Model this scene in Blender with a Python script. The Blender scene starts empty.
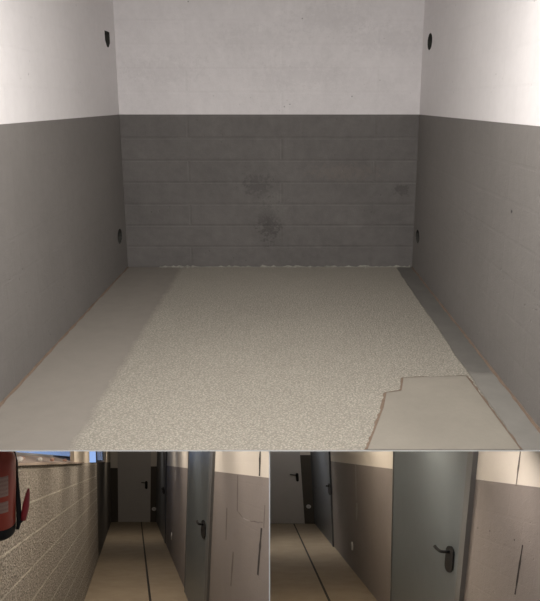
import bpy, bmesh, math, random
from mathutils import Vector, Matrix
random.seed(4)
C = bpy.context.scene.collection
sc = bpy.context.scene

# ------------------------------------------------------------------ camera
FP, CX, CY = 730.0, 282.0, 300.0           # focal length and principal point, in pixels of a 540 x 601 frame
EYE = 1.52
PITCH = math.atan((CY - 101.0) / FP)
cam_d = bpy.data.cameras.new('camera')
cam = bpy.data.objects.new('camera', cam_d); C.objects.link(cam)
cam_d.sensor_fit = 'HORIZONTAL'; cam_d.sensor_width = 36.0
cam_d.lens = FP / 540.0 * 36.0
cam_d.shift_x = -(CX - 270.0) / 540.0
cam_d.shift_y = (CY - 300.5) / 540.0
cam_d.clip_start = 0.05; cam_d.clip_end = 200
cam.location = (0, 0, EYE)
cam.rotation_euler = (math.pi / 2 - PITCH, 0, 0)
sc.camera = cam
ROT = Matrix.Rotation(math.pi / 2 - PITCH, 3, 'X')
EYEV = Vector((0, 0, EYE))
def cv(x, y, z):                            # camera axes (right, down, forward) -> world direction
    return ROT @ Vector((x, -y, -z))
def ray(px, py):
    return cv((px - CX) / FP, (py - CY) / FP, 1.0)
def floor_hit(px, py, z=0.0):
    r = ray(px, py); return EYEV + r * ((z - EYE) / r.z)

# ------------------------------------------------------------------ materials
def new_mat(name):
    m = bpy.data.materials.new(name); m.use_nodes = True
    nt = m.node_tree; nt.nodes.clear()
    out = nt.nodes.new('ShaderNodeOutputMaterial'); b = nt.nodes.new('ShaderNodeBsdfPrincipled')
    nt.links.new(b.outputs[0], out.inputs[0])
    return m, nt, b
def rgb(c): return (c[0], c[1], c[2], 1)
class NB:
    """small node-building helper"""
    def __init__(s, nt): s.nt = nt; s.n = nt.nodes; s.l = nt.links
    def put(s, sock, v):
        if hasattr(v, 'is_output') or isinstance(v, bpy.types.NodeSocket): s.l.new(v, sock)
        else: sock.default_value = v
    def uv(s): return s.n.new('ShaderNodeTexCoord').outputs['UV']
    def math(s, op, a, b=0.0, c=None, clamp=False):
        n = s.n.new('ShaderNodeMath'); n.operation = op; n.use_clamp = clamp
        s.put(n.inputs[0], a); s.put(n.inputs[1], b)
        if c is not None: s.put(n.inputs[2], c)
        return n.outputs[0]
    def noise(s, vec, scale, detail=4, rough=.6, col=False):
        n = s.n.new('ShaderNodeTexNoise'); s.l.new(vec, n.inputs['Vector'])
        n.inputs['Scale'].default_value = scale; n.inputs['Detail'].default_value = detail
        n.inputs['Roughness'].default_value = rough
        return n.outputs['Color' if col else 'Fac']
    def voro(s, vec, scale, out='Distance'):
        n = s.n.new('ShaderNodeTexVoronoi'); s.l.new(vec, n.inputs['Vector']); n.inputs['Scale'].default_value = scale
        return n.outputs[out]
    def ramp(s, f, *st):
        n = s.n.new('ShaderNodeValToRGB'); s.l.new(f, n.inputs[0]); e = n.color_ramp.elements
        while len(e) < len(st): e.new(.5)
        for i, (p, c) in enumerate(st):
            e[i].position = p; e[i].color = rgb(c) if hasattr(c, '__len__') else (c, c, c, 1)
        return n.outputs[0]
    def mix(s, f, a, b, mode='MIX'):
        n = s.n.new('ShaderNodeMix'); n.data_type = 'RGBA'; n.blend_type = mode
        s.put(n.inputs[0], f); 
        for i, v in ((6, a), (7, b)):
            s.put(n.inputs[i], rgb(v) if isinstance(v, tuple) and len(v) == 3 else v)
        return n.outputs[2]
    def brick(s, vec, bw, rh, mortar, smooth=.3, c1=0.0, c2=0.0, cm=1.0, off=.5):
        n = s.n.new('ShaderNodeTexBrick'); s.l.new(vec, n.inputs['Vector']); n.offset = off
        n.inputs['Scale'].default_value = 1.0; n.inputs['Brick Width'].default_value = bw
        n.inputs['Row Height'].default_value = rh; n.inputs['Mortar Size'].default_value = mortar
        n.inputs['Mortar Smooth'].default_value = smooth
        n.inputs['Color1'].default_value = (c1, c1, c1, 1); n.inputs['Color2'].default_value = (c2, c2, c2, 1)
        n.inputs['Mortar'].default_value = (cm, cm, cm, 1)
        return n
    def bump(s, h, dist, strength=1.0, normal=None):
        n = s.n.new('ShaderNodeBump'); s.l.new(h, n.inputs['Height']); n.inputs['Distance'].default_value = dist
        n.inputs['Strength'].default_value = strength
        if normal is not None: s.l.new(normal, n.inputs['Normal'])
        return n.outputs[0]
    def sep(s, vec):
        n = s.n.new('ShaderNodeSeparateXYZ'); s.l.new(vec, n.inputs[0]); return n.outputs
    def warp(s, vec, scale, amt):
        c = s.noise(vec, scale, 3, .6, True)
        n = s.n.new('ShaderNodeVectorMath'); n.operation = 'MULTIPLY_ADD'
        s.l.new(c, n.inputs[0]); n.inputs[1].default_value = (amt, amt, amt); s.l.new(vec, n.inputs[2])
        return n.outputs[0]

def plain(name, col, rough=.5, metal=0.0, var=.12, scale=12, bump=0.0):
    m, nt, b = new_mat(name); k = NB(nt); v = nt.nodes.new('ShaderNodeTexCoord').outputs['Object']
    n = k.noise(v, scale)
    b.inputs['Base Color'].default_value = rgb(col)
    nt.links.new(k.mix(n, tuple(c * (1 - var) for c in col), tuple(min(1, c * (1 + var)) for c in col)), b.inputs['Base Color'])
    b.inputs['Roughness'].default_value = rough; b.inputs['Metallic'].default_value = metal
    if bump: nt.links.new(k.bump(k.noise(v, scale * 6), bump), b.inputs['Normal'])
    return m

def paint_block(name, col, bw=.5, rh=.2, joint=.5, pit=.5, var=.1, stains=(), mortar=.012, jcol=None, rough=.75):
    """painted block masonry; UV in metres; faint filled joints, pinholes and roller marks"""
    m, nt, b = new_mat(name); k = NB(nt); v = k.uv()
    w = k.warp(v, 9, .006)
    br = k.brick(w, bw, rh, mortar, .6, .35, .65)
    mort = br.outputs['Fac']
    big = k.noise(v, 1.7, 5, .65); mid = k.noise(v, 14, 4, .7); fine = k.noise(v, 90, 3, .7)
    f = k.math('ADD', k.math('MULTIPLY', big, .6), k.math('MULTIPLY', mid, .4))
    c = k.mix(k.ramp(f, (.3, 0.0), (.7, 1.0)), tuple(x * (1 - var) for x in col), tuple(min(1, x * (1 + var)) for x in col))
    c = k.mix(k.math('MULTIPLY', k.math('MULTIPLY', mort, joint * .4), k.ramp(k.noise(v, 2.2, 3), (.42, 0.0), (.62, 1.0))), c, jcol or tuple(x * .62 for x in col))
    pits = k.math('MULTIPLY', k.ramp(k.voro(k.warp(v, 30, .02), 16), (.05, 1.0), (.12, 0.0)), k.ramp(k.noise(v, 2.6, 2), (.53, 0.0), (.62, 1.0)))
    c = k.mix(k.math('MULTIPLY', pits, pit), c, tuple(x * .45 for x in col))
    xyz = k.sep(v)
    for (sx, sy, rx, ry, sc_, amt) in stains:      # scuffed marks with a shape of their own
        dx = k.math('DIVIDE', k.math('SUBTRACT', xyz[0], sx), rx); dy = k.math('DIVIDE', k.math('SUBTRACT', xyz[1], sy), ry)
        d = k.math('SQRT', k.math('ADD', k.math('MULTIPLY', dx, dx), k.math('MULTIPLY', dy, dy)))
        d = k.math('ADD', d, k.math('MULTIPLY', k.math('SUBTRACT', k.noise(v, 22, 5, .8), .5), 5.0))
        c = k.mix(k.math('MULTIPLY', k.ramp(d, (.45, 1.0), (.95, 0.0)), amt), c, sc_)
    nt.links.new(c, b.inputs['Base Color'])
    b.inputs['Roughness'].default_value = rough
    h = k.math('SUBTRACT', k.math('ADD', k.math('MULTIPLY', fine, .35), k.math('MULTIPLY', mid, .5)), k.math('ADD', k.math('MULTIPLY', mort, joint), k.math('MULTIPLY', pits, 1.0)))
    nt.links.new(k.bump(h, .006, .7), b.inputs['Normal'])
    return m

def bare_block(name, row, start):
    """open-pored grey block with paler raked mortar"""
    m, nt, b = new_mat(name); k = NB(nt); v = k.uv()
    w = k.warp(v, 7, .012)
    sh = nt.nodes.new('ShaderNodeVectorMath'); sh.operation = 'SUBTRACT'; nt.links.new(w, sh.inputs[0]); sh.inputs[1].default_value = (.1, start + .006, 0)
    br = k.brick(sh.outputs[0], row * 2, row, .013, .5, .3, .7); mort = br.outputs['Fac']
    pore = k.voro(k.warp(v, 30, .03), 42); n1 = k.noise(v, 34, 6, .8); n2 = k.noise(v, 5, 4)
    c = k.mix(n2, (.36, .32, .265), (.50, .45, .375))
    c = k.mix(k.ramp(n1, (.40, 1.0), (.54, 0.0)), c, (.10, .088, .072))
    c = k.mix(k.ramp(k.math('MULTIPLY', pore, n1), (.04, .8), (.15, 0.0)), c, (.11, .095, .08))
    c = k.mix(k.math('MULTIPLY', k.math('MULTIPLY', mort, .8), k.ramp(k.noise(v, 3.5, 4), (.32, 0.2), (.5, 1.0))), c, (.56, .51, .43))
    nt.links.new(c, b.inputs['Base Color']); b.inputs['Roughness'].default_value = .95
    h = k.math('ADD', k.math('ADD', k.math('MULTIPLY', n1, 1.0), k.math('MULTIPLY', pore, .6)), k.math('MULTIPLY', mort, .15))
    nt.links.new(k.bump(h, .03, 1.0), b.inputs['Normal'])
    return m

def concrete(name, c1, c2, rough=.75, fine=0.25):
    m, nt, b = new_mat(name); k = NB(nt); v = k.uv()
    n = k.noise(v, 2.3, 6, .65); n2 = k.noise(v, 40, 4, .7)
    c = k.mix(k.ramp(n, (.3, 0.0), (.7, 1.0)), c1, c2)
    c = k.mix(k.math('MULTIPLY', n2, fine), c, tuple(x * .6 for x in c1))
    nt.links.new(c, b.inputs['Base Color']); b.inputs['Roughness'].default_value = rough
    nt.links.new(k.bump(n2, .003, .6), b.inputs['Normal'])
    return m

# ------------------------------------------------------------------ mesh helpers
class Frame:
    """axes of one room: local (across, along, up) -> world"""
    def __init__(s, o, R, D, U):
        s.o, s.R, s.D, s.U = Vector(o), Vector(R), Vector(D), Vector(U)
        s.inv = Matrix((s.R, s.D, s.U)).transposed().inverted()
    def w(s, p): return s.o + s.R * p[0] + s.D * p[1] + s.U * p[2]
    def loc(s, wv): return s.inv @ (Vector(wv) - s.o)
    def on(s, axis, val, px, py):                # where the line of sight meets the plane axis = val
        a = s.inv @ (EYEV - s.o); b = s.inv @ ray(px, py)
        t = (val - a[axis]) / b[axis]
        return a + b * t
WORLD = Frame((0, 0, 0), (1, 0, 0), (0, 1, 0), (0, 0, 1))

class MB:
    def __init__(s, fr=WORLD): s.bm = bmesh.new(); s.uv = s.bm.loops.layers.uv.new('UVMap'); s.fr = fr
    def face(s, pts, mi=0, uvs=None, smooth=False):
        vs = [s.bm.verts.new(s.fr.w(p)) for p in pts]
        f = s.bm.faces.new(vs); f.material_index = mi; f.smooth = smooth
        if uvs is None:
            n = Vector((0, 0, 0)); q = [Vector(p) for p in pts]
            for i in range(len(q)): n += q[i].cross(q[(i + 1) % len(q)])
            a = max(range(3), key=lambda i: abs(n[i]))
            uvs = [((p[1], p[2]), (p[0], p[2]), (p[0], p[1]))[a] for p in pts]
        for l, t in zip(f.loops, uvs): l[s.uv].uv = t
        return f
    def box(s, a0, a1, d0, d1, u0, u1, mi=0, skip=()):
        P = lambda i, j, k: ((a0, a1)[i], (d0, d1)[j], (u0, u1)[k])
        F = {'u0': ((0,0,0),(0,1,0),(1,1,0),(1,0,0)), 'u1': ((0,0,1),(1,0,1),(1,1,1),(0,1,1)),
             'd0': ((0,0,0),(1,0,0),(1,0,1),(0,0,1)), 'd1': ((1,1,0),(0,1,0),(0,1,1),(1,1,1)),
             'a0': ((0,1,0),(0,0,0),(0,0,1),(0,1,1)), 'a1': ((1,0,0),(1,1,0),(1,1,1),(1,0,1))}
        for n, q in F.items():
            if n not in skip: s.face([P(*t) for t in q], mi)
    def prism(s, poly, axis, v0, v1, mi=0):
        """poly: 2-D points in the two other axes (in order), extruded along axis from v0 to v1"""
        def P(p, v):
            q = list(p); q.insert(axis, v); return tuple(q)
        s.face([P(p, v0) for p in poly][::-1], mi); s.face([P(p, v1) for p in poly], mi)
        for i in range(len(poly)):
            a, b = poly[i], poly[(i + 1) % len(poly)]
            s.face([P(a, v0), P(b, v0), P(b, v1), P(a, v1)], mi)
    def tube(s, pts, rad, n=10, mi=0):
        pts = [Vector(p) for p in pts]; rad = rad if hasattr(rad, '__len__') else [rad] * len(pts)
        rings = []
        for i, p in enumerate(pts):
            t = (pts[min(i + 1, len(pts) - 1)] - pts[max(i - 1, 0)]).normalized()
            a = t.cross(Vector((0, 0, 1)) if abs(t.z) < .9 else Vector((1, 0, 0))).normalized(); b = t.cross(a)
            rings.append([tuple(p + (a * math.cos(2*math.pi*j/n) + b * math.sin(2*math.pi*j/n)) * rad[i]) for j in range(n)])
        for i in range(len(rings) - 1):
            for j in range(n):
                s.face([rings[i][j], rings[i][(j+1) % n], rings[i+1][(j+1) % n], rings[i+1][j]], mi, smooth=True)
        s.face(rings[0][::-1], mi); s.face(rings[-1], mi)
    def lathe(s, c, ax, prof, n=32, mi=0, a0=0, a1=2*math.pi, ref=(1, 0, 0), caps=True):
        """prof: (height along ax, radius) pairs, world or frame units"""
        c = Vector(c); ax = Vector(ax).normalized(); e = Vector(ref); e = (e - ax * e.dot(ax)).normalized(); g = ax.cross(e)
        full = abs(a1 - a0 - 2 * math.pi) < 1e-6; m = n if full else n + 1
        R = [[tuple(c + ax * h + (e * math.cos(a0 + (a1-a0)*j/n) + g * math.sin(a0 + (a1-a0)*j/n)) * r) for j in range(m)] for h, r in prof]
        for i in range(len(R) - 1):
            for j in range(n):
                k = (j + 1) % m
                u = [(j / n, prof[i][0]), ((j+1) / n, prof[i][0]), ((j+1) / n, prof[i+1][0]), (j / n, prof[i+1][0])]
                s.face([R[i][j], R[i][k], R[i+1][k], R[i+1][j]], mi, u, True)
        if full and caps:
            s.face(R[0][::-1], mi); s.face(R[-1], mi)
    def clip(s, planes):
        for co, no in planes:                     # keep the side the normal points to
            bmesh.ops.remove_doubles(s.bm, verts=s.bm.verts, dist=1e-5)
            g = bmesh.ops.bisect_plane(s.bm, geom=s.bm.verts[:] + s.bm.edges[:] + s.bm.faces[:], plane_co=co, plane_no=no, clear_inner=True, dist=1e-5)
            ed = [e for e in g['geom_cut'] if isinstance(e, bmesh.types.BMEdge) and e.is_valid and len(e.link_faces) == 1]
            if ed: bmesh.ops.holes_fill(s.bm, edges=ed, sides=0)
        return s
    def build(s, name, mats, parent=None, origin=None, bevel=0.0):
        bmesh.ops.remove_doubles(s.bm, verts=s.bm.verts, dist=1e-5)
        bmesh.ops.recalc_face_normals(s.bm, faces=s.bm.faces)
        me = bpy.data.meshes.new(name)
        if origin is not None: bmesh.ops.translate(s.bm, verts=s.bm.verts, vec=-Vector(origin))
        s.bm.to_mesh(me); s.bm.free()
        o = bpy.data.objects.new(name, me); C.objects.link(o)
        for m in (mats if isinstance(mats, (list, tuple)) else [mats]): me.materials.append(m)
        if origin is not None: o.location = origin
        if parent is not None:
            o.parent = parent
            if origin is None: o.matrix_parent_inverse = Matrix.Translation(-parent.location)
            else: o.matrix_parent_inverse = Matrix.Translation(-parent.location)
        if bevel:
            b = o.modifiers.new('bevel', 'BEVEL'); b.width = bevel; b.segments = 3; b.limit_method = 'ANGLE'
        return o
def empty(name, loc):
    o = bpy.data.objects.new(name, None); C.objects.link(o); o.location = loc; o.empty_display_size = .1
    return o
def struct(o, label, cat):
    o['kind'] = 'structure'; o['label'] = label; o['category'] = cat; return o
def thing(o, label, cat, group=None):
    o['label'] = label; o['category'] = cat
    if group: o['group'] = group
    return o

# ------------------------------------------------------------------ material set
M_WHITE = paint_block('white_block_paint', (.79, .765, .77), joint=.12, pit=.45, var=.05)
M_GREY = paint_block('grey_block_paint', (.192, .179, .169), joint=.09, pit=.30, var=.08)
M_EDGE = plain('white_edge', (.93, .93, .92), .6, var=.02)
M_SLOT = plain('raw_slot', (.035, .034, .03), .9)
M_BROWN = plain('brown_sealant', (.155, .11, .08), .85, scale=30, bump=.004, var=.3)
M_MORTAR = plain('mortar_crumbs', (.30, .29, .255), .95, scale=14, bump=.01, var=.55)

# ================================================================== STORAGE ROOM
bl, br_ = floor_hit(128, 267), floor_hit(412, 267)
XL, XR, YB = bl.x, br_.x, bl.y
YF = floor_hit(270, 450.1).y
LIP = .0065
HT = 2.75
ZD = (EYEV + ray(270, 114.5) * (YB / ray(270, 114.5).y)).z      # height of the grey dado
def side_spot(X, px, py):
    r = ray(px, py); t = X / r.x; return EYEV + r * t

# floor: one concrete slab whose surface is trowelled smooth along the walls and left rough between
def floor_mat():
    m, nt, b = new_mat('storage_floor'); k = NB(nt); v = k.uv(); x, y = k.sep(v)[0], k.sep(v)[1]
    wob = k.math('MULTIPLY', k.math('SUBTRACT', k.noise(v, 5, 5, .7), .5), .10)
    xw = k.math('ADD', x, wob)
    xs = floor_hit(75, 447).x; xg = floor_hit(520, 449).x
    left = k.math('SUBTRACT', 1.0, k.math('DIVIDE', k.math('SUBTRACT', xw, xs - .03), .05, clamp=True), clamp=True)
    wob2 = k.math('MULTIPLY', k.math('SUBTRACT', k.noise(v, 3, 3, .6), .5), .03)
    right = k.math('DIVIDE', k.math('SUBTRACT', k.math('ADD', x, wob2), xg - .005), .012, clamp=True)
    yback = floor_hit(270, 300).y
    back = k.math('DIVIDE', k.math('SUBTRACT', k.math('ADD', y, k.math('MULTIPLY', wob, 8)), yback - .3), 1.6, clamp=True)
    agg = k.voro(k.warp(v, 60, .01), 82); n1 = k.noise(v, 120, 3, .8); n2 = k.noise(v, 1.6, 5, .6); n3 = k.noise(v, 9, 5, .65)
    base = k.mix(n2, (.36, .332, .28), (.45, .417, .352))
    grain = k.ramp(k.math('ADD', k.math('MULTIPLY', agg, .9), k.math('MULTIPLY', n1, .55)), (.34, 0.0), (.80, 1.0))
    rough_c = k.mix(grain, base, k.mix(.62, base, (.11, .10, .085)))
    light = k.ramp(k.noise(v, 160, 2, .8), (.56, 0.0), (.70, 1.0))
    rough_c = k.mix(k.math('MULTIPLY', light, .55), rough_c, (.64, .605, .53))
    smooth_c = k.mix(n3, (.17, .153, .134), (.215, .195, .17))
    c = k.mix(k.math('MULTIPLY', back, .75), rough_c, k.mix(n3, (.26, .24, .205), (.31, .287, .245)))
    c = k.mix(left, c, smooth_c)
    # right-hand channel: darker towards the back, paler in front
    ychan = floor_hit(470, 374).y
    chan_dark = k.math('DIVIDE', k.math('SUBTRACT', k.math('ADD', y, k.math('MULTIPLY', wob, 3)), ychan - .03), .08, clamp=True)
    chan = k.mix(chan_dark, k.mix(n3, (.14, .133, .12), (.20, .19, .172)), k.mix(n3, (.085, .08, .073), (.14, .132, .12)))
    c = k.mix(right, c, chan)
    nt.links.new(c, b.inputs['Base Color']); b.inputs['Roughness'].default_value = .8
    rgh = k.math('SUBTRACT', 1.0, k.math('MAXIMUM', k.math('MAXIMUM', left, right), k.math('MULTIPLY', back, .85)))
    h = k.math('ADD', k.math('MULTIPLY', k.math('ADD', agg, n1), rgh), k.math('MULTIPLY', n3, .08))
    nt.links.new(k.bump(h, .007, .8), b.inputs['Normal'])
    return m
TS = math.tan(math.radians(12))
def slab_z(y): return -LIP - (y - YF) * TS
mb = MB()
mb.face([(XL - .15, YF, 0), (XR + .15, YF, 0), (XR + .15, YB + .15, 0), (XL - .15, YB + .15, 0)], 0)
mb.face([(XL - .15, YF, -LIP), (XR + .15, YF, -LIP), (XR + .15, YF, 0), (XL - .15, YF, 0)], 1)
zb_ = slab_z(YB + .15)
mb.face([(XL - .15, YF, -LIP), (XL - .15, YB + .15, zb_), (XR + .15, YB + .15, zb_), (XR + .15, YF, -LIP)], 1)
mb.face([(XL - .15, YB + .15, 0), (XR + .15, YB + .15, 0), (XR + .15, YB + .15, zb_), (XL - .15, YB + .15, zb_)], 1)
for X in (XL - .15, XR + .15):
    mb.face([(X, YF, 0), (X, YF, -LIP), (X, YB + .15, zb_), (X, YB + .15, 0)], 1)
struct(mb.build('floor', [floor_mat(), M_EDGE]), 'rough grey-beige concrete floor of the empty storage room, smooth band along the left', 'floor')

# back wall
bx, bz = floor_hit(269, 267).x, None
def back_spot(px, py):
    r = ray(px, py); return EYEV + r * (YB / r.y)
s1, s2 = back_spot(269, 223), back_spot(272, 204)
s3, s4, s5 = back_spot(345, 172), back_spot(402, 190), back_spot(258, 185)
M_GREY_SHADED = paint_block('grey_block_paint_shaded', (.135, .126, .121), bw=1.7, joint=.5, pit=.7, var=.22, mortar=.014,  # same grey paint as the side walls, with shade put into its colour
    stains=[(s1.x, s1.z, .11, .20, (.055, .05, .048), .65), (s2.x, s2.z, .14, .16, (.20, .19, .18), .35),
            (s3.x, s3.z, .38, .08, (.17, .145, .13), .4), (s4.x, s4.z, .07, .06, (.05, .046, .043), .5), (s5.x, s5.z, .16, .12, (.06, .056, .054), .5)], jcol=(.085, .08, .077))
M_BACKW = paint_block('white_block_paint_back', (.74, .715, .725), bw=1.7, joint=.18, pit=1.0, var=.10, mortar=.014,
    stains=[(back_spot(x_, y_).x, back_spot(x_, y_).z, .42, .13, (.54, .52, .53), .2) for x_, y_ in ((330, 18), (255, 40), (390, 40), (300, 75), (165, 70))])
mb = MB()
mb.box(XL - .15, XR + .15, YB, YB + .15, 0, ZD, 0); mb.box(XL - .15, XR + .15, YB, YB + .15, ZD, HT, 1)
struct(mb.build('wall_back', [M_GREY_SHADED, M_BACKW]), 'back wall of painted blocks, grey with painted-in shade below and white above, facing the viewer', 'wall')

# side walls with the slots cut out of them
def side_wall(name, X, sgn, slots, label, grey=None):
    bm = bmesh.new(); uvl = bm.loops.layers.uv.new('UVMap')
    y0, y1 = YF, YB
    def region(z0, z1, mi, holes):
        edges = []
        def loop(pts):
            vs = [bm.verts.new((X, p[0], p[1])) for p in pts]
            for i in range(len(vs)): edges.append(bm.edges.new((vs[i], vs[(i + 1) % len(vs)])))
        loop([(y0, z0), (y1, z0), (y1, z1), (y0, z1)])
        for h in holes: loop(h)
        g = bmesh.ops.triangle_fill(bm, edges=edges, use_beauty=True, use_dissolve=False)
        for f in [e for e in g['geom'] if isinstance(e, bmesh.types.BMFace)]:
            f.material_index = mi
            for l in f.loops: l[uvl].uv = (l.vert.co.y, l.vert.co.z)
    region(0, ZD, 0, [h for h in slots if h[0][1] < ZD]); region(ZD, HT, 1, [h for h in slots if h[0][1] > ZD])
    bmesh.ops.remove_doubles(bm, verts=bm.verts, dist=1e-5)
    for f in bm.faces:
        if f.normal.x * sgn > 0: f.normal_flip()
    me = bpy.data.meshes.new(name); bm.to_mesh(me); bm.free()
    me.materials.append(grey or M_GREY); me.materials.append(M_WHITE)
    o = bpy.data.objects.new(name, me); C.objects.link(o); struct(o, label, 'wall')
    # masonry behind the painted face
    b = MB(); b.box(*sorted((X + sgn * .10, X + sgn * .15)), y0, y1, 0, HT)
    for yy in (y0,): b.box(*sorted((X, X + sgn * .10)), yy - .001, yy, 0, HT)
    b.box(*sorted((X, X + sgn * .15)), y0, y1, HT, HT + .002)
    b.build('wall_core', M_EDGE, o)
    for h in slots:
        p = MB(); n = len(h)
        for i in range(n):
            a, c_ = h[i], h[(i + 1) % n]
            p.face([(X, a[0], a[1]), (X, c_[0], c_[1]), (X + sgn * .07, c_[0], c_[1]), (X + sgn * .07, a[0], a[1])])
        p.face([(X + sgn * .07, q[0], q[1]) for q in h])
        k = p.build('wall_slot', M_SLOT, o)
        up = h[0][1] > ZD
        k['label'] = 'dark oblong slot %s the %s storage wall near the back corner' % ('high in' if up else 'low in', 'left' if sgn < 0 else 'right')
    return o
def slot_poly(X, px0, px1, py0, py1, kind):
    a = side_spot(X, px0, (py0 + py1) / 2).y; b = side_spot(X, px1, (py0 + py1) / 2).y
    y0, y1 = min(a, b), max(a, b); m = side_spot(X, (px0 + px1) / 2, py0); zt = m.z; zb = side_spot(X, (px0 + px1) / 2, py1).z
    yc, hy, zc, hz = (y0 + y1) / 2, (y1 - y0) / 2, (zt + zb) / 2, (zt - zb) / 2
    if kind == 'pen':        # square top, pointed foot
        return [(y0, zt), (y1, zt), (y1, zc - hz * .35), (yc + hy * .35, zb), (yc - hy * .35, zb), (y0, zc - hz * .2)]
    return [(yc + hy * math.sin(2*math.pi*i/14), zc + hz * math.cos(2*math.pi*i/14)) for i in range(14)]
_p, _q = side_spot(XR, 511.5, 212), side_spot(XR, 529, 140)
M_GREYR = paint_block('grey_block_paint_right', (.192, .179, .169), joint=.09, pit=.3, var=.08,
    stains=[(_p.y, _p.z, .02, .014, (.03, .03, .03), 1.0)])
side_wall('wall_left', XL, -1, [slot_poly(XL, 105, 109.8, 31.5, 47, 'pen'), slot_poly(XL, 117.6, 122, 228.5, 244, 'oval')],
          'left storage wall, grey dado below white painted blocks')
side_wall('wall_right', XR, 1, [slot_poly(XR, 427.6, 432.2, 33, 50, 'oval'), slot_poly(XR, 415.8, 419.4, 229.5, 243.5, 'oval')],
          'right storage wall, grey dado below white painted blocks', M_GREYR)
mb = MB(); mb.box(XL - .15, XR + .15, YF - 1.2, YB + .15, HT + .003, HT + .12)
struct(mb.build('ceiling', plain('ceiling_paint', (.75, .74, .73), .8)), 'white ceiling over the storage room', 'ceiling')

# crumbly mortar line where back wall meets floor, brown sealant along the side walls
mb = MB(); n = 90
prof = []
for i in range(n + 1):
    x = XL + .30 + (XR - XL - .32) * i / n
    w_ = .004 + .022 * random.random() ** 2 + (.02 if random.random() < .12 else 0); h_ = .002 + .012 * random.random() ** 2
    prof.append((x, w_, h_))
for (x0, w0, h0), (x1, w1, h1) in zip(prof, prof[1:]):
    mb.face([(x0, YB - w0, .0005), (x1, YB - w1, .0005), (x1, YB - w1 * .5, h1), (x0, YB - w0 * .5, h0)])
    mb.face([(x0, YB - w0 * .5, h0), (x1, YB - w1 * .5, h1), (x1, YB - .001, h1 * 1.6), (x0, YB - .001, h0 * 1.6)])
struct(mb.build('trim_1', M_MORTAR), 'pale crumbly mortar line along the foot of the back wall', 'mortar line')
for name, X, s_, side in (('baseboard_left', XL, 1, 'left'), ('baseboard_right', XR, -1, 'right')):
    mb = MB(); n = 60; pr = []
    for i in range(n + 1):
        y = YF + .03 + (YB - YF - .05) * i / n; pr.append((y, .006 + .009 * random.random(), .004 + .008 * random.random()))
    for (y0, w0, h0), (y1, w1, h1) in zip(pr, pr[1:]):
        mb.face([(X + s_ * w0, y0, .0005), (X + s_ * w1, y1, .0005), (X + s_ * w1 * .3, y1, h1), (X + s_ * w0 * .3, y0, h0)])
        mb.face([(X + s_ * w0 * .3, y0, h0), (X + s_ * w1 * .3, y1, h1), (X + s_ * .0005, y1, h1), (X + s_ * .0005, y0, h0)])
    struct(mb.build(name, M_BROWN), 'thin brown sealant seam at the foot of the %s storage wall' % side, 'seam')

# smooth screed patch in the near right corner
M_PATCH = concrete('patch_screed', (.20, .182, .153), (.245, .224, .188), .8, .15)
pts = [(403, 378), (466, 376), (521, 450.2), (367, 450.2), (383, 408), (386, 393), (401, 391)]
P2 = [floor_hit(*p) for p in pts]; P2 = [(p.x, max(p.y, YF + .001)) for p in P2]
t = .003
mb = MB(); mb.face([(x, y, t) for x, y in P2], 0)
for i in range(len(P2)):
    a, b_ = P2[i], P2[(i + 1) % len(P2)]; mb.face([(a[0], a[1], 0.0004), (b_[0], b_[1], 0.0004), (b_[0], b_[1], t), (a[0], a[1], t)], 0)
patch = mb.build('floor_patch', M_PATCH)
thing(patch, 'smooth beige screed patch with stepped brown edge, near the right storage wall', 'floor patch')
mb = MB()
edge_line = [P2[3], P2[4], P2[5], P2[6], P2[0], P2[1], P2[2]]
sub = []
for a, b_ in zip(edge_line, edge_line[1:]):
    a, b_ = Vector(a), Vector(b_); m_ = max(2, int((b_ - a).length / .03))
    for i in range(m_): sub.append(a + (b_ - a) * i / m_)
sub.append(Vector(edge_line[-1]))
w_ = [.006 + .010 * random.random() for _ in sub]
for i in range(len(sub) - 1):
    d = (sub[i + 1] - sub[i]).normalized(); nrm = Vector((-d.y, d.x))
    q = [sub[i] + nrm * w_[i], sub[i + 1] + nrm * w_[i + 1], sub[i + 1] - nrm * .003, sub[i] - nrm * .003]
    q = [(p.x, max(p.y, YF + .001)) for p in q]
    mb.face([(*q[0], .0006), (*q[1], .0006), (*q[2], t + .0015), (*q[3], t + .0015)])
k = mb.build('brown_edge', M_BROWN, patch); k['label'] = 'ragged brown edge of the screed patch'

# ================================================================== LOWER LEVEL
FRONT = (Vector((0, YF + .012, 0)), Vector((0, 1, 0)))
UNDER = (Vector((0, YF, -LIP - .0008)), Vector((0, -TS, -1)).normalized())
PXL, PXR = 269.05, 270.05
def px_plane(px, keep_right):
    n = ray(px, 300).cross(cv(0, 1, 0)).normalized()
    if (n.x > 0) != keep_right: n = -n
    return (EYEV + n * .0003, n)
CLIP_L = [FRONT, UNDER, px_plane(PXL, False)]
CLIP_R = [FRONT, UNDER, px_plane(PXR, True)]

# thin white partition between the two passages
r0a, r1a = ray(PXL, 300), ray(PXR, 300)
k0, k1 = r0a.x / r0a.y, r1a.x / r1a.y
def part_x(px, y, z):       # x on the sight plane through column px
    n = ray(px, 300).cross(cv(0, 1, 0)); return -(n.y * y + n.z * (z - EYE)) / n.x
mb = MB()
zlow = lambda y: EYE - 1.6 - y * .86
yy0, yy1 = YF + .004, 26.0
q = []
for y in (yy0, yy1):
    for z in (zlow(y), min(-LIP - .004 - (y - YF) * TS - .002, 0)):
        q.append([(part_x(PXL, y, z), y, z), (part_x(PXR, y, z), y, z)])
fb, ft, bb, bt = q
mb.face([fb[0], fb[1], ft[1], ft[0]]); mb.face([bb[1], bb[0], bt[0], bt[1]])
mb.face([fb[0], ft[0], bt[0], bb[0]]); mb.face([fb[1], bb[1], bt[1], ft[1]])
mb.face([ft[0], ft[1], bt[1], bt[0]]); mb.face([fb[1], fb[0], bb[0], bb[1]])
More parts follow.
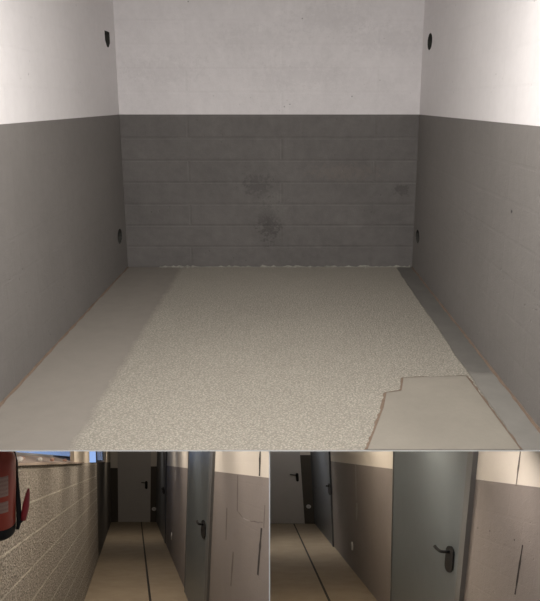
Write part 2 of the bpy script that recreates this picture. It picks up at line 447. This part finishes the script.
struct(mb.build('wall_middle', M_EDGE), 'thin white partition between the two passages below', 'wall')

def frame_from(vpx, vpy, vvx, vvy):
    D = cv((vpx - CX) / FP, (vpy - CY) / FP, 1)
    U = -cv((vvx - CX) / (vvy - CY), 1, FP / (vvy - CY))
    return Frame(EYEV, cv(1, 0, 0), D, U)

M_LW = paint_block('passage_white', (.70, .655, .59), joint=.08, pit=.2, var=.04)
M_LG = paint_block('passage_grey', (.235, .208, .195), joint=.08, pit=.35, var=.07)
M_DKG = paint_block('passage_dark_grey', (.085, .075, .062), joint=.3, pit=.3, var=.07)
M_JOINT = plain('open_joint', (.035, .03, .027), .95)
M_PALEJ = plain('filled_joint', (.36, .335, .32), .9)
M_MIDJ = plain('shallow_joint', (.15, .13, .12), .95)
M_PFLOOR = concrete('passage_floor', (.325, .258, .178), (.405, .33, .235), .7, .2)
M_GAP = plain('floor_gap', (.02, .017, .014), .8)
M_DOORW = plain('pale_door_paint', (.52, .50, .48), .45, var=.05, scale=4)
M_STEEL = plain('grey_door_steel', (.118, .139, .152), .38, .2, var=.12, scale=5)
M_STEELD = plain('slate_door_steel', (.085, .095, .11), .4, .25, var=.1, scale=5)
M_FRAME = plain('door_frame_grey', (.13, .132, .135), .5, .1)
M_SEAL = plain('door_seal_dark', (.035, .025, .022), .8)
M_BLACK = plain('black_plastic', (.010, .010, .011), .6)
M_BLACK.node_tree.nodes['Principled BSDF'].inputs['Specular IOR Level'].default_value = .2
M_SOCK = plain('white_plastic', (.80, .78, .76), .4, var=.03)

def add_handle(fr, parent, wall, spot_top, spot_bot, tip, wpx, proud, rl_):
    """plate + lever on a door. wall: ('r', value, into) or ('d', value, into)"""
    ax, val, into = wall
    A = fr.on(ax, val, *spot_top); B = fr.on(ax, val, *spot_bot); T = fr.on(ax, val, *tip)
    oth = 1 if ax == 0 else 0
    lo = lambda o_, u, out: ((val + into * out, o_, u) if ax == 0 else (o_, val + into * out, u))
    c = (A[oth] + B[oth]) / 2; ut, ub = A[2], B[2]
    half_w = abs(fr.on(ax, val, spot_top[0] + wpx / 2, spot_top[1])[oth] - fr.on(ax, val, spot_top[0] - wpx / 2, spot_top[1])[oth]) / 2
    cap = min(half_w, (ut - ub) * .25)
    poly = []
    for i in range(9):
        a = math.pi * i / 8; poly.append((c + half_w * math.cos(a), ut - cap + cap * math.sin(a)))
    for i in range(9):
        a = math.pi + math.pi * i / 8; poly.append((c + half_w * math.cos(a), ub + cap + cap * math.sin(a)))
    mb = MB(fr); mb.prism(poly, ax, *sorted((val + into * proud, val + into * (proud + .012))))
    mb.build('handle_plate', M_BLACK, parent)
    uh = ut - (ut - ub) * .22
    dirn = 1 if T[oth] > c else -1
    out = proud + .065
    T = fr.on(ax, val + into * out, *tip); dirn = 1 if T[oth] > c else -1; L = max(abs(T[oth] - c), .03)
    pts = [lo(c, uh, proud + .01), lo(c, uh, out - .02), lo(c + dirn * L * .06, uh, out - .004), lo(c + dirn * L * .2, uh - .002, out), lo(c + dirn * L * .6, uh + .004, out), lo(c + dirn * L * .92, uh + .012, out - .004), lo(c + dirn * L, uh + .015, out - .012)]
    mb = MB(fr); r_ = rl_
    mb.tube(pts, [r_, r_, r_, r_ * .95, r_ * .9, r_ * .85, r_ * .6], 10)
    mb.build('handle_lever', M_BLACK, parent)

def socket(fr, wall, spot, rad, label):
    ax, val, into = wall; p = fr.on(ax, val, *spot)
    c = fr.w(p); root = empty('wall_socket', c)
    def disc(r0, r1, o0, o1, m, name):
        mb = MB(fr); n = 24; ring = []
        for (o_, r_) in ((o0, r0), (o1, r0), (o1 + .001, r1)):
            ring.append([((val + into * o_, p[1] + r_ * math.cos(2*math.pi*i/n), p[2] + r_ * math.sin(2*math.pi*i/n)) if ax == 0 else
                          (p[0] + r_ * math.cos(2*math.pi*i/n), val + into * o_, p[2] + r_ * math.sin(2*math.pi*i/n))) for i in range(n)])
        for a, b_ in zip(ring, ring[1:]):
            for i in range(n): mb.face([a[i], a[(i+1) % n], b_[(i+1) % n], b_[i]], smooth=True)
        mb.face(ring[-1]); mb.face(ring[0][::-1])
        return mb.build(name, m, root)
    disc(rad, rad * .9, .001, .014, M_SOCK, 'cover_plate')
    disc(rad * .62, rad * .5, .0145, .018, plain('socket_insert', (.62, .60, .58), .5), 'socket_insert')
    thing(root, label, 'socket'); return root

# ------------------------------------------------------------------ LEFT PASSAGE
L = frame_from(132, 461.5, 134, 2280)
ZB = 12.8
FLOOR_L = L.loc(EYEV + ray(134, 600) * ZB)[2]
rl = L.on(2, FLOOR_L, 84.5, 600)[0]; rr = L.on(2, FLOOR_L, 189, 600)[0]
dend = L.on(2, FLOOR_L, 140, 522)[1]
us = L.on(0, rl, 45, 462.4)[2]                # window sill height
ud = L.on(0, rr, 215, 471.4)[2]               # dado height on the right
j1, j2 = L.on(0, rl, 29.6, 503)[2], L.on(0, rl, 29.6, 536.7)[2]
M_BARE = bare_block('bare_block', j1 - j2, j1)
dR = lambda px, py=525: L.on(0, rr, px, py)[1]
dL = lambda px, py=480: L.on(0, rl, px, py)[1]
d0 = .2 * ZB
UC = .95
mb = MB(L); mb.box(rl - .3, rr + .3, d0 * 1.2, dend + .2, FLOOR_L - .12, FLOOR_L); mb.clip(CLIP_L)
struct(mb.build('floor', M_PFLOOR), 'sandy concrete floor of the left passage below', 'floor')
# slot down the floor
g0 = L.on(2, FLOOR_L, 141.4, 523); g1 = L.on(2, FLOOR_L, 150.2, 600)
gw = .021
a = (g1[0] - (g0[0] - g1[0]) / (g0[1] - g1[1]) * 2.5, g1[1] - 2.5)
mb = MB(L); mb.prism([(a[0] - gw, a[1]), (a[0] + gw, a[1]), (g0[0] + gw, dend - .005), (g0[0] - gw, dend - .005)], 2, FLOOR_L + .0005, FLOOR_L + .003)
struct(mb.build('trim_2', M_GAP), 'dark slot running down the floor of the left passage', 'floor slot')

# left wall: bare block, then dark grey dado with far-end shade in its colour
dpt = dL(97); dpier0, dpier1 = dL(75), dL(90)
mb = MB(L); TH = .34
mb.box(rl - TH, rl, d0, dpt, FLOOR_L, us - .02, 0); mb.box(rl - TH, rl, dpt, dend, FLOOR_L, us - .02, 1)
mb.box(rl - .06, rl, dpier0, dpier1, us - .02, UC, 2)
mb.box(rl - TH, rl, d0, dL(12), us - .02, UC, 2)
dw2 = dL(106.5)
mb.box(rl - .05, rl, dw2, dend, us - .02, UC, 2)
mb.clip(CLIP_L)
M_PIER = paint_block('pier_plaster', (.55, .49, .40), joint=.0, pit=.2, var=.08)
struct(mb.build('wall_passage_left', [M_BARE, M_DKG, M_PIER]), 'bare rough concrete block wall under the passage windows, darker at the far end', 'wall')

# windows: sloping sill, frame and pane
M_SILL = concrete('dusty_sill', (.27, .21, .165), (.36, .29, .235), .95, .4)
M_WFR = plain('window_frame', (.24, .245, .26), .5)
M_GLASS, nt, b = new_mat('window_glass'); b.inputs['Transmission Weight'].default_value = 1; b.inputs['Roughness'].default_value = .02
b.inputs['IOR'].default_value = 1.05; b.inputs['Base Color'].default_value = (.95, .97, 1, 1)
def window(name, da, db, dg, TH, lip, label):
    """sill from da to db, frame and pane TH behind the wall face, running on to dg behind the pier"""
    root = empty(name, L.w((rl - .1, (da + db) / 2, us)))
    pr = [(rl + lip, us - .022), (rl + lip, us), (rl - .02, us + .004), (rl - TH + .05, us + SL * (TH - .07)), (rl - TH + .05, us - .018), (rl + .001, us - .018), (rl + .001, us - .022)]
    mb = MB(L)
    A, B = [(p[0], da + .004, p[1]) for p in pr], [(p[0], db - .004, p[1]) for p in pr]
    mb.face(A); mb.face(B[::-1])
    for i in range(len(pr)): mb.face([A[i], A[(i+1) % len(pr)], B[(i+1) % len(pr)], B[i]])
    mb.build('window_sill', M_SILL, root)
    x0, x1 = rl - TH + .005, rl - TH + .045
    mb = MB(L); fw = .05; ub = us + SL * (TH - .07)
    mb.box(x0, x1, da + .004, dg - .004, ub - .06, ub + .03); mb.box(x0, x1, da + .004, da + fw, ub + .03, .8); mb.box(x0, x1, dg - fw, dg - .004, ub + .03, .8)
    mb.clip(CLIP_L); mb.build('window_frame', M_WFR, root)
    mb = MB(L); mb.box(x0 + .015, x0 + .021, da + fw, dg - fw, ub + .03, .78); mb.clip(CLIP_L); mb.build('window_pane', M_GLASS, root)
    struct(root, label, 'window')
SL = .30
d_split = dL(90) * 1.35
window('window_1', dL(12), dL(82.5), d_split, TH, .04, 'near passage window with rubble on its sloping sill above the block wall')
window('window_2', d_split + .02, dw2, dw2, .13, .01, 'far passage window beyond the plaster pier, sky behind it')

# rubble on the near sill
def lump(c, r, m, name, sq=(1, 1, .7)):
    bm = bmesh.new(); bmesh.ops.create_icosphere(bm, subdivisions=2, radius=1)
    for v in bm.verts:
        k = 1 + random.uniform(-.22, .22); v.co = Vector((v.co.x * sq[0], v.co.y * sq[1], v.co.z * sq[2])) * r * k
    me = bpy.data.meshes.new(name); bm.to_mesh(me); bm.free(); me.materials.append(m)
    o = bpy.data.objects.new(name, me); C.objects.link(o); o.location = c; return o
M_CHALK = plain('chalky_rubble', (.55, .52, .48), .95, bump=.01); M_TERRA = plain('reddish_rubble', (.34, .20, .15), .95, bump=.01)
def sill_u(r): 
    return us + .004 + max(0, (rl - .02 - r)) * SL
for px, off, r_, m, lab in ((23, .03, .030, M_CHALK, 'largest white rubble lump on the sill beside the fire extinguisher'),
                            (46, .06, .028, M_CHALK, 'pale rubble lump halfway along the passage window sill'),
                            (33, .09, .022, M_TERRA, 'reddish rubble chip between the two pale lumps on the sill'),
                            (57, .05, .026, M_TERRA, 'reddish rubble chip on the sill past the pale middle lump'),
                            (68, .04, .026, M_TERRA, 'reddish rubble chip on the sill next to the plaster pier')):
    d = dL(px, 463); rpos = rl - off
    p = L.w((rpos, d, sill_u(rpos))); thing(lump(p + Vector((0, 0, r_ * .55)), r_, m, 'rubble_piece'), lab, 'rubble', 'rubble on the window sill')

# end wall
mb = MB(L); ue = L.on(1, dend, 155, 466.4)[2]; ueL = L.on(1, dend, 112, 468)[2]
mid = L.on(1, dend, 134, 500)[0]
mb.box(rl - .3, mid, dend, dend + .15, FLOOR_L - .1, ueL, 0); mb.box(rl - .3, mid, dend, dend + .15, ueL, UC, 1)
mb.box(mid, rr + .3, dend, dend + .15, FLOOR_L - .1, ue, 0); mb.box(mid, rr + .3, dend, dend + .15, ue, UC, 1)
mb.clip(CLIP_L)
struct(mb.build('wall_passage_end', [M_DKG, M_LW]), 'far end wall of the left passage behind its pale door', 'wall')

# right wall with open joints
def crack(fr, mb, r, p, q, w, mi, n=6, jit=.004):
    A, B = fr.on(0, r, *p), fr.on(0, r, *q); prev = None
    horiz = abs(B[1] - A[1]) > abs(B[2] - A[2]); mx, my = (p[0] + q[0]) / 2, (p[1] + q[1]) / 2
    hz = 2 if horiz else 1; dx_, dy_ = (0, w / 2) if horiz else (w / 2, 0)
    w = abs(fr.on(0, r, mx + dx_, my + dy_)[hz] - fr.on(0, r, mx - dx_, my - dy_)[hz])
    for i in range(n + 1):
        t_ = i / n; d = A[1] + (B[1] - A[1]) * t_; u = A[2] + (B[2] - A[2]) * t_
        hw = w * (.5 + .5 * math.sin(math.pi * min(max(t_, .12), .88))) * random.uniform(.7, 1.2) * .5
        dx = random.uniform(-jit, jit)
        cur = ((r - .0012, d, u + dx - hw), (r - .0012, d, u + dx + hw)) if horiz else ((r - .0012, d + dx - hw, u), (r - .0012, d + dx + hw, u))
        if prev: mb.face([prev[0], cur[0], cur[1], prev[1]], mi)
        prev = cur
mb = MB(L)
mb.box(rr, rr + .12, d0, dend, FLOOR_L - .1, ud, 0); mb.box(rr, rr + .12, d0, dend, ud, UC, 1)
mb.clip(CLIP_L)
crack(L, mb, rr, (237.8, 475.5), (237.4, 511), 1.3, 4, 8); crack(L, mb, rr, (237.4, 511), (243, 518), 1.0, 4)
crack(L, mb, rr, (243, 518), (250, 521), .9, 3); crack(L, mb, rr, (250, 521), (263, 522.5), 1.0, 4)
crack(L, mb, rr, (261.6, 528), (257.8, 575), 2.2, 2, 8, .002); crack(L, mb, rr, (260.2, 451), (259.6, 476), 1.8, 2)
crack(L, mb, rr, (233.4, 552), (231, 586), 1.5, 4); crack(L, mb, rr, (265, 505), (264, 528), 1.0, 4)
crack(L, mb, rr, (227, 508), (226, 540), 1.3, 4); crack(L, mb, rr, (175.5, 470), (175.1, 481), 1.2, 3)
struct(mb.build('wall_passage_right', [M_LG, M_LW, M_JOINT, M_PALEJ, M_MIDJ]), 'right wall of the left passage, white over grey with open vertical joints', 'wall')

def door_r(fr, name, r, fl, dn, df, top, mats, label, clip, fwn=.05, fwf=.02, seal=.012):
    """door on a right-hand wall between dn (near) and df (far)"""
    root = empty(name, fr.w((r, (dn + df) / 2, fl)))
    mb = MB(fr); mb.box(r - .022, r - .001, dn + seal, df - .004, fl + .004, top); mb.clip(clip); mb.build('door_leaf', mats[0], root)
    mb = MB(fr)
    mb.box(r - .032, r - .001, dn - fwn, dn, fl, top + .05); mb.box(r - .032, r - .001, df, df + fwf, fl, top + .05); mb.box(r - .032, r - .001, dn, df, top + .004, top + .05)
    mb.clip(clip); mb.build('door_frame', mats[1], root)
    mb = MB(fr); mb.box(r - .012, r - .001, dn, dn + seal, fl, top); mb.clip(clip); mb.build('door_seal', M_SEAL, root)
    struct(root, label, 'door'); return root
def door_e(fr, name, d, fl, a0, a1, top, mats, label, clip, fw=.04):
    root = empty(name, fr.w(((a0 + a1) / 2, d, fl)))
    mb = MB(fr); mb.box(a0, a1, d - .022, d - .001, fl + .006, top); mb.clip(clip); mb.build('door_leaf', mats[0], root)
    mb = MB(fr)
    mb.box(a0 - fw, a0, d - .03, d - .001, fl, top + .05); mb.box(a1, a1 + fw, d - .03, d - .001, fl, top + .05); mb.box(a0, a1, d - .03, d - .001, top, top + .05)
    mb.clip(clip); mb.build('door_frame', mats[1], root)
    struct(root, label, 'door'); return root
TOP_L = .5
e = lambda px, py=495: L.on(1, dend, px, py)[0]
dr = door_e(L, 'door_1', dend, FLOOR_L, e(118.5), e(150), TOP_L, (M_DOORW, M_DOORW), 'pale grey door closing the far end of the left passage', CLIP_L, .02)
add_handle(L, dr, (1, dend, -1), (146.3, 481), (146.3, 489), (141.2, 483.5), 2.6, .022, .024)
dr = door_r(L, 'door_2', rr, FLOOR_L, dR(166), dend - .06, TOP_L, (M_STEELD, M_STEELD), 'dark slate door at the far right of the left passage', CLIP_L, .03, .03)
add_handle(L, dr, (0, rr, -1), (164.3, 487), (164.3, 494), (162.8, 488.5), 2, .022, .022)
dn, df = dR(209.8), dR(188)
dr = door_r(L, 'door_3', rr, FLOOR_L, dn, df, TOP_L, (M_STEEL, M_FRAME), 'blue-grey steel door in the right wall of the left passage, black lever handle', CLIP_L, dn - dR(212.3) , .02, .02)
add_handle(L, dr, (0, rr, -1), (205.6, 520), (205.2, 538.5), (196.5, 522.6), 4.2, .022, .019)
socket(L, (1, dend, -1), (154, 509), .085, 'white round socket on the dark end wall, right of the pale passage door')
socket(L, (0, rr, -1), (171.8, 536), .11, 'white socket low on the grey wall before the steel door, left passage')
mb = MB(L); mb.box(rl - .3, rr + .3, d0, dend + .2, UC, UC + .1); mb.clip(CLIP_L)
struct(mb.build('ceiling', M_EDGE), 'sloping white ceiling of the left passage', 'ceiling')

# ------------------------------------------------------------------ fire extinguisher
M_RED = plain('red_enamel', (.27, .04, .022), .35, var=.15, scale=9)
M_LABEL, nt, b = new_mat('extinguisher_label'); k = NB(nt); v = k.uv()
xyz = k.sep(v); lines = k.math('MULTIPLY', k.ramp(k.math('FRACT', k.math('MULTIPLY', xyz[1], 42)), (.45, 0.0), (.55, 1.0)), k.ramp(k.noise(v, 60, 2), (.44, 0.0), (.5, 1.0)))
nt.links.new(k.mix(k.math('MULTIPLY', lines, .7), (.27, .18, .15), (.20, .10, .08)), b.inputs['Base Color']); b.inputs['Roughness'].default_value = .5
zx = 3.9
base = EYEV + ray(-1.5, 533) * zx
AX = cv(.10, -1, -.27).normalized()
RE = 16.3 / FP * zx * 1.0
root = empty('fire_extinguisher', base)
side = cv(1, 0, 0); toward = cv(.25, 0, -1)
H = .485
mb = MB(); mb.lathe(base, AX, [(.058, RE * .995), (.07, RE), (H - .05, RE), (H - .03, RE * .93), (H - .008, RE * .72), (H + .012, RE * .38), (H + .02, RE * .26)], 40, ref=side)
mb.build('cylinder_body', M_RED, root)
mb = MB(); mb.lathe(base, AX, [(-.006, RE * .80), (.004, RE * .93), (.018, RE * 1.0), (.064, RE * 1.015), (.066, RE * .99)], 40, ref=side)
mb.build('base_skirt', M_BLACK, root)
for h0, h1 in ((.262, .378), (.168, .232)):
    mb = MB(); mb.lathe(base, AX, [(h0, RE * 1.006), (h1, RE * 1.006)], 20, ref=toward, a0=-1.0, a1=.72)
    mb.build('label_panel', M_LABEL, root)['label'] = 'pale worn printed panel'
mb = MB(); mb.lathe(base, AX, [(H + .018, .026), (H + .05, .026), (H + .055, .016), (H + .07, .016)], 16, ref=side); mb.build('valve', M_BLACK, root)
# hose down the wall-free side and the red discharge horn
S = lambda px, py, z=zx: EYEV + ray(px, py) * z
vp = base + AX * (H + .035)
mb = MB(); mb.tube([vp, vp + side * .05 + AX * .02, S(14, 452, zx - .03), S(16.4, 462, zx - .02), S(16.8, 476, zx), S(17.6, 490, zx), S(18.5, 505, zx), S(19, 521, zx), S(17.6, 529, zx)], [.008] * 5 + [.011, .013, .013, .009], 10); mb.build('hose', M_BLACK, root)
mb = MB(); mb.tube([S(28.6, 488.5, zx), S(27.8, 494, zx), S(26, 505, zx), S(24.4, 514, zx), S(23.2, 520, zx)], [.004, .011, .018, .017, .014], 14)
hn = mb.build('discharge_horn', plain('dark_red_plastic', (.22, .018, .025), .4), root)
mb = MB(); mb.tube([S(23.2, 519, zx), S(20.5, 522, zx), S(19, 522, zx)], .008, 8); mb.build('horn_clip', M_BLACK, root)
thing(root, 'red fire extinguisher with black base and dark red horn on the bare block wall', 'fire extinguisher')
# wall bracket
wl = L.on(0, rl, -16, 500)

# ------------------------------------------------------------------ RIGHT PASSAGE
Rf = frame_from(258, 452, 372, 1500)
ZR = 9.6
FLOOR_R = Rf.loc(EYEV + ray(320, 597) * ZR)[2]
rw = Rf.on(2, FLOOR_R, 374.5, 597)[0]
dend2 = Rf.on(2, FLOOR_R, 300, 523.6)[1]
ur = Rf.on(0, rw, 476.5, 479.5)[2]; ur2 = Rf.on(0, rw, 540, 488.3)[2]
dW = lambda px, py=520: Rf.on(0, rw, px, py)[1]
d0 = .25 * ZR
mb = MB(Rf); mb.box(-3, rw + .3, d0, dend2 + .3, FLOOR_R - .12, FLOOR_R); mb.clip(CLIP_R)
struct(mb.build('floor', M_PFLOOR), 'sandy concrete floor of the right passage below', 'floor')
g0 = Rf.on(2, FLOOR_R, 294.5, 525); g1 = Rf.on(2, FLOOR_R, 329, 600); gw = .016
a = (g1[0] - (g0[0] - g1[0]) / (g0[1] - g1[1]) * 2, g1[1] - 2)
mb = MB(Rf); mb.prism([(a[0] - gw, a[1]), (a[0] + gw, a[1]), (g0[0] + gw, dend2 - .005), (g0[0] - gw, dend2 - .005)], 2, FLOOR_R + .0005, FLOOR_R + .003)
struct(mb.build('trim_3', M_GAP), 'dark slot running down the floor of the right passage', 'floor slot')
mb = MB(Rf); ue = Rf.on(1, dend2, 309, 455)[2]
mb.box(-3, rw + .3, dend2, dend2 + .15, FLOOR_R - .1, ue, 0); mb.box(-3, rw + .3, dend2, dend2 + .15, ue, UC, 1); mb.clip(CLIP_R)
mb.box(Rf.on(2, FLOOR_R, 271, 524)[0], rw - .02, dend2 - .012, dend2 - .001, FLOOR_R, FLOOR_R + .02, 2)
struct(mb.build('wall_passage_end', [M_DKG, M_LW, M_SEAL]), 'far end wall of the right passage behind its pale door', 'wall')
mb = MB(Rf)
mb.box(rw, rw + .12, d0, dend2, FLOOR_R - .1, ur, 0); mb.box(rw, rw + .12, d0, dend2, ur, UC, 1); mb.clip(CLIP_R)
crack(Rf, mb, rw, (520.6, 451), (516.2, 486), 1.5, 4, 6, .001); crack(Rf, mb, rw, (522.8, 545), (515.2, 594.5), 1.9, 2, 8, .001)
crack(Rf, mb, rw, (357.0, 503), (356.6, 520), 1.8, 3); crack(Rf, mb, rw, (355.8, 464), (356.2, 500), 1.0, 3)
for (px, py) in ((478, 528), (490, 531), (514.5, 540)):
    c = Rf.on(0, rw, px, py); mb.face([(rw - .0012, c[1] + .007 * math.cos(i), c[2] + .007 * math.sin(i)) for i in (0, 1, 2, 3, 4, 5)], 2)
struct(mb.build('wall_passage_right', [M_LG, M_LW, M_JOINT, M_PALEJ, M_MIDJ]), 'right wall of the right passage, white over grey with one long open joint', 'wall')
TOP_R = .28
e = lambda px, py=490: Rf.on(1, dend2, px, py)[0]
dr = door_e(Rf, 'door_4', dend2, FLOOR_R, e(262), e(301.6), TOP_R, (M_DOORW, M_DOORW), 'pale door at the far end of the right passage, cut by the partition', CLIP_R, .02)
add_handle(Rf, dr, (1, dend2, -1), (297, 473), (297.4, 481.5), (290, 475.5), 2.8, .022, .018)
dr = door_r(Rf, 'door_5', rw, FLOOR_R, dW(333), dend2 - .12, TOP_R, (M_STEELD, M_STEELD), 'dark slate door at the far right of the right passage', CLIP_R, .03, .03)
add_handle(Rf, dr, (0, rw, -1), (331, 483.5), (331.2, 495), (326.5, 485.5), 3, .022, .016)
dn, df = dW(466.5), dW(395)
dr = door_r(Rf, 'door_6', rw, FLOOR_R, dn, df, TOP_R, (M_STEEL, M_FRAME), 'large blue-grey steel door in the right passage, black lever handle', CLIP_R, dn - dW(471.8), .012, .016)
add_handle(Rf, dr, (0, rw, -1), (454.6, 546), (452.2, 572), (433.5, 547.5), 8, .022, .0145)
socket(Rf, (1, dend2, -1), (308.6, 506.5), .062, 'white round socket on the dark end wall, beside the pale door of the right passage')
socket(Rf, (0, rw, -1), (352.6, 546), .085, 'white socket low on the grey wall before the large steel door, right passage')
mb = MB(Rf); mb.box(-3, rw + .3, d0, dend2 + .3, UC, UC + .1); mb.clip(CLIP_R)
struct(mb.build('ceiling', M_EDGE), 'sloping white ceiling of the right passage', 'ceiling')

# ------------------------------------------------------------------ light
w = bpy.data.worlds.new('sky'); sc.world = w; w.use_nodes = True; nt = w.node_tree; nt.nodes.clear()
o = nt.nodes.new('ShaderNodeOutputWorld'); bg = nt.nodes.new('ShaderNodeBackground'); nt.links.new(bg.outputs[0], o.inputs[0])
k = NB(nt); tc = nt.nodes.new('ShaderNodeTexCoord').outputs['Generated']
f = k.math('MULTIPLY_ADD', k.sep(tc)[1], .5, .5)
nt.links.new(k.ramp(f, (.62, (.10, .097, .095)), (.82, (.28, .42, .74))), bg.inputs[0]); bg.inputs[1].default_value = 1.0

def area(name, loc, tgt, sx, sy, power, col, spread=math.pi):
    l = bpy.data.lights.new(name, 'AREA'); l.shape = 'RECTANGLE'; l.size = sx; l.size_y = sy; l.energy = power; l.color = col; l.spread = spread
    ob = bpy.data.objects.new(name, l); C.objects.link(ob); ob.location = loc
    ob.rotation_euler = (Vector(tgt) - Vector(loc)).to_track_quat('-Z', 'Y').to_euler(); return ob
xm = (XL + XR) / 2
area('ceiling_lamp', (xm, YF - .35, HT - .06), (xm, YF - .1, 0), 1.5, .5, 95, (1, .955, .90))
area('front_fill', (xm, .7, 2.2), (xm, YB, .9), 2.2, .9, 38, (1, .965, .935))  # unseen fill added near the viewer to brighten the front of the room

def fill_in(fr, r, d, power, col, size):
    """unseen fill light, added under the slab or the passage ceiling, above point (r, d)"""
    u = .88
    for _ in range(200):
        p = fr.w((r, d, u))
        if p.z < slab_z(p.y) - LIP - .03: break
        u -= .01
    q = cam_px(p); print('lamp', [round(x, 1) for x in q], round(u, 2))
    return area('passage_fill', p, p - fr.U, size, size, power, col)
def cam_px(p):
    c = ROT.transposed() @ (Vector(p) - EYEV); return (CX + FP * c.x / -c.z, CY - FP * c.y / -c.z)
WARM = (1, .86, .70)
lc = (rl + rr) / 2
for f_, e_ in ((.40, 18), (.52, 18), (.68, 20), (.86, 21), (1.08, 18), (1.35, 8), (1.85, 16)):
    fill_in(L, lc, f_ * ZB, e_, (1, .88, .75), .16)
fill_in(Rf, rw - .5, dW(520), 6, (1, .88, .78), .15)
fill_in(Rf, rw - .6, dW(430), 26, WARM, .3)
fill_in(Rf, rw - .7, dW(375), 16, WARM, .3)
fill_in(Rf, rw - .8, dend2 * .85, 24, (1, .95, .9), .3)

vs = sc.view_settings
sc.display_settings.display_device = 'sRGB'
vs.view_transform = 'Standard'; vs.look = 'None'; vs.exposure = 0.22; vs.gamma = 1; vs.use_curve_mapping = False
sc.cycles.max_bounces = 8
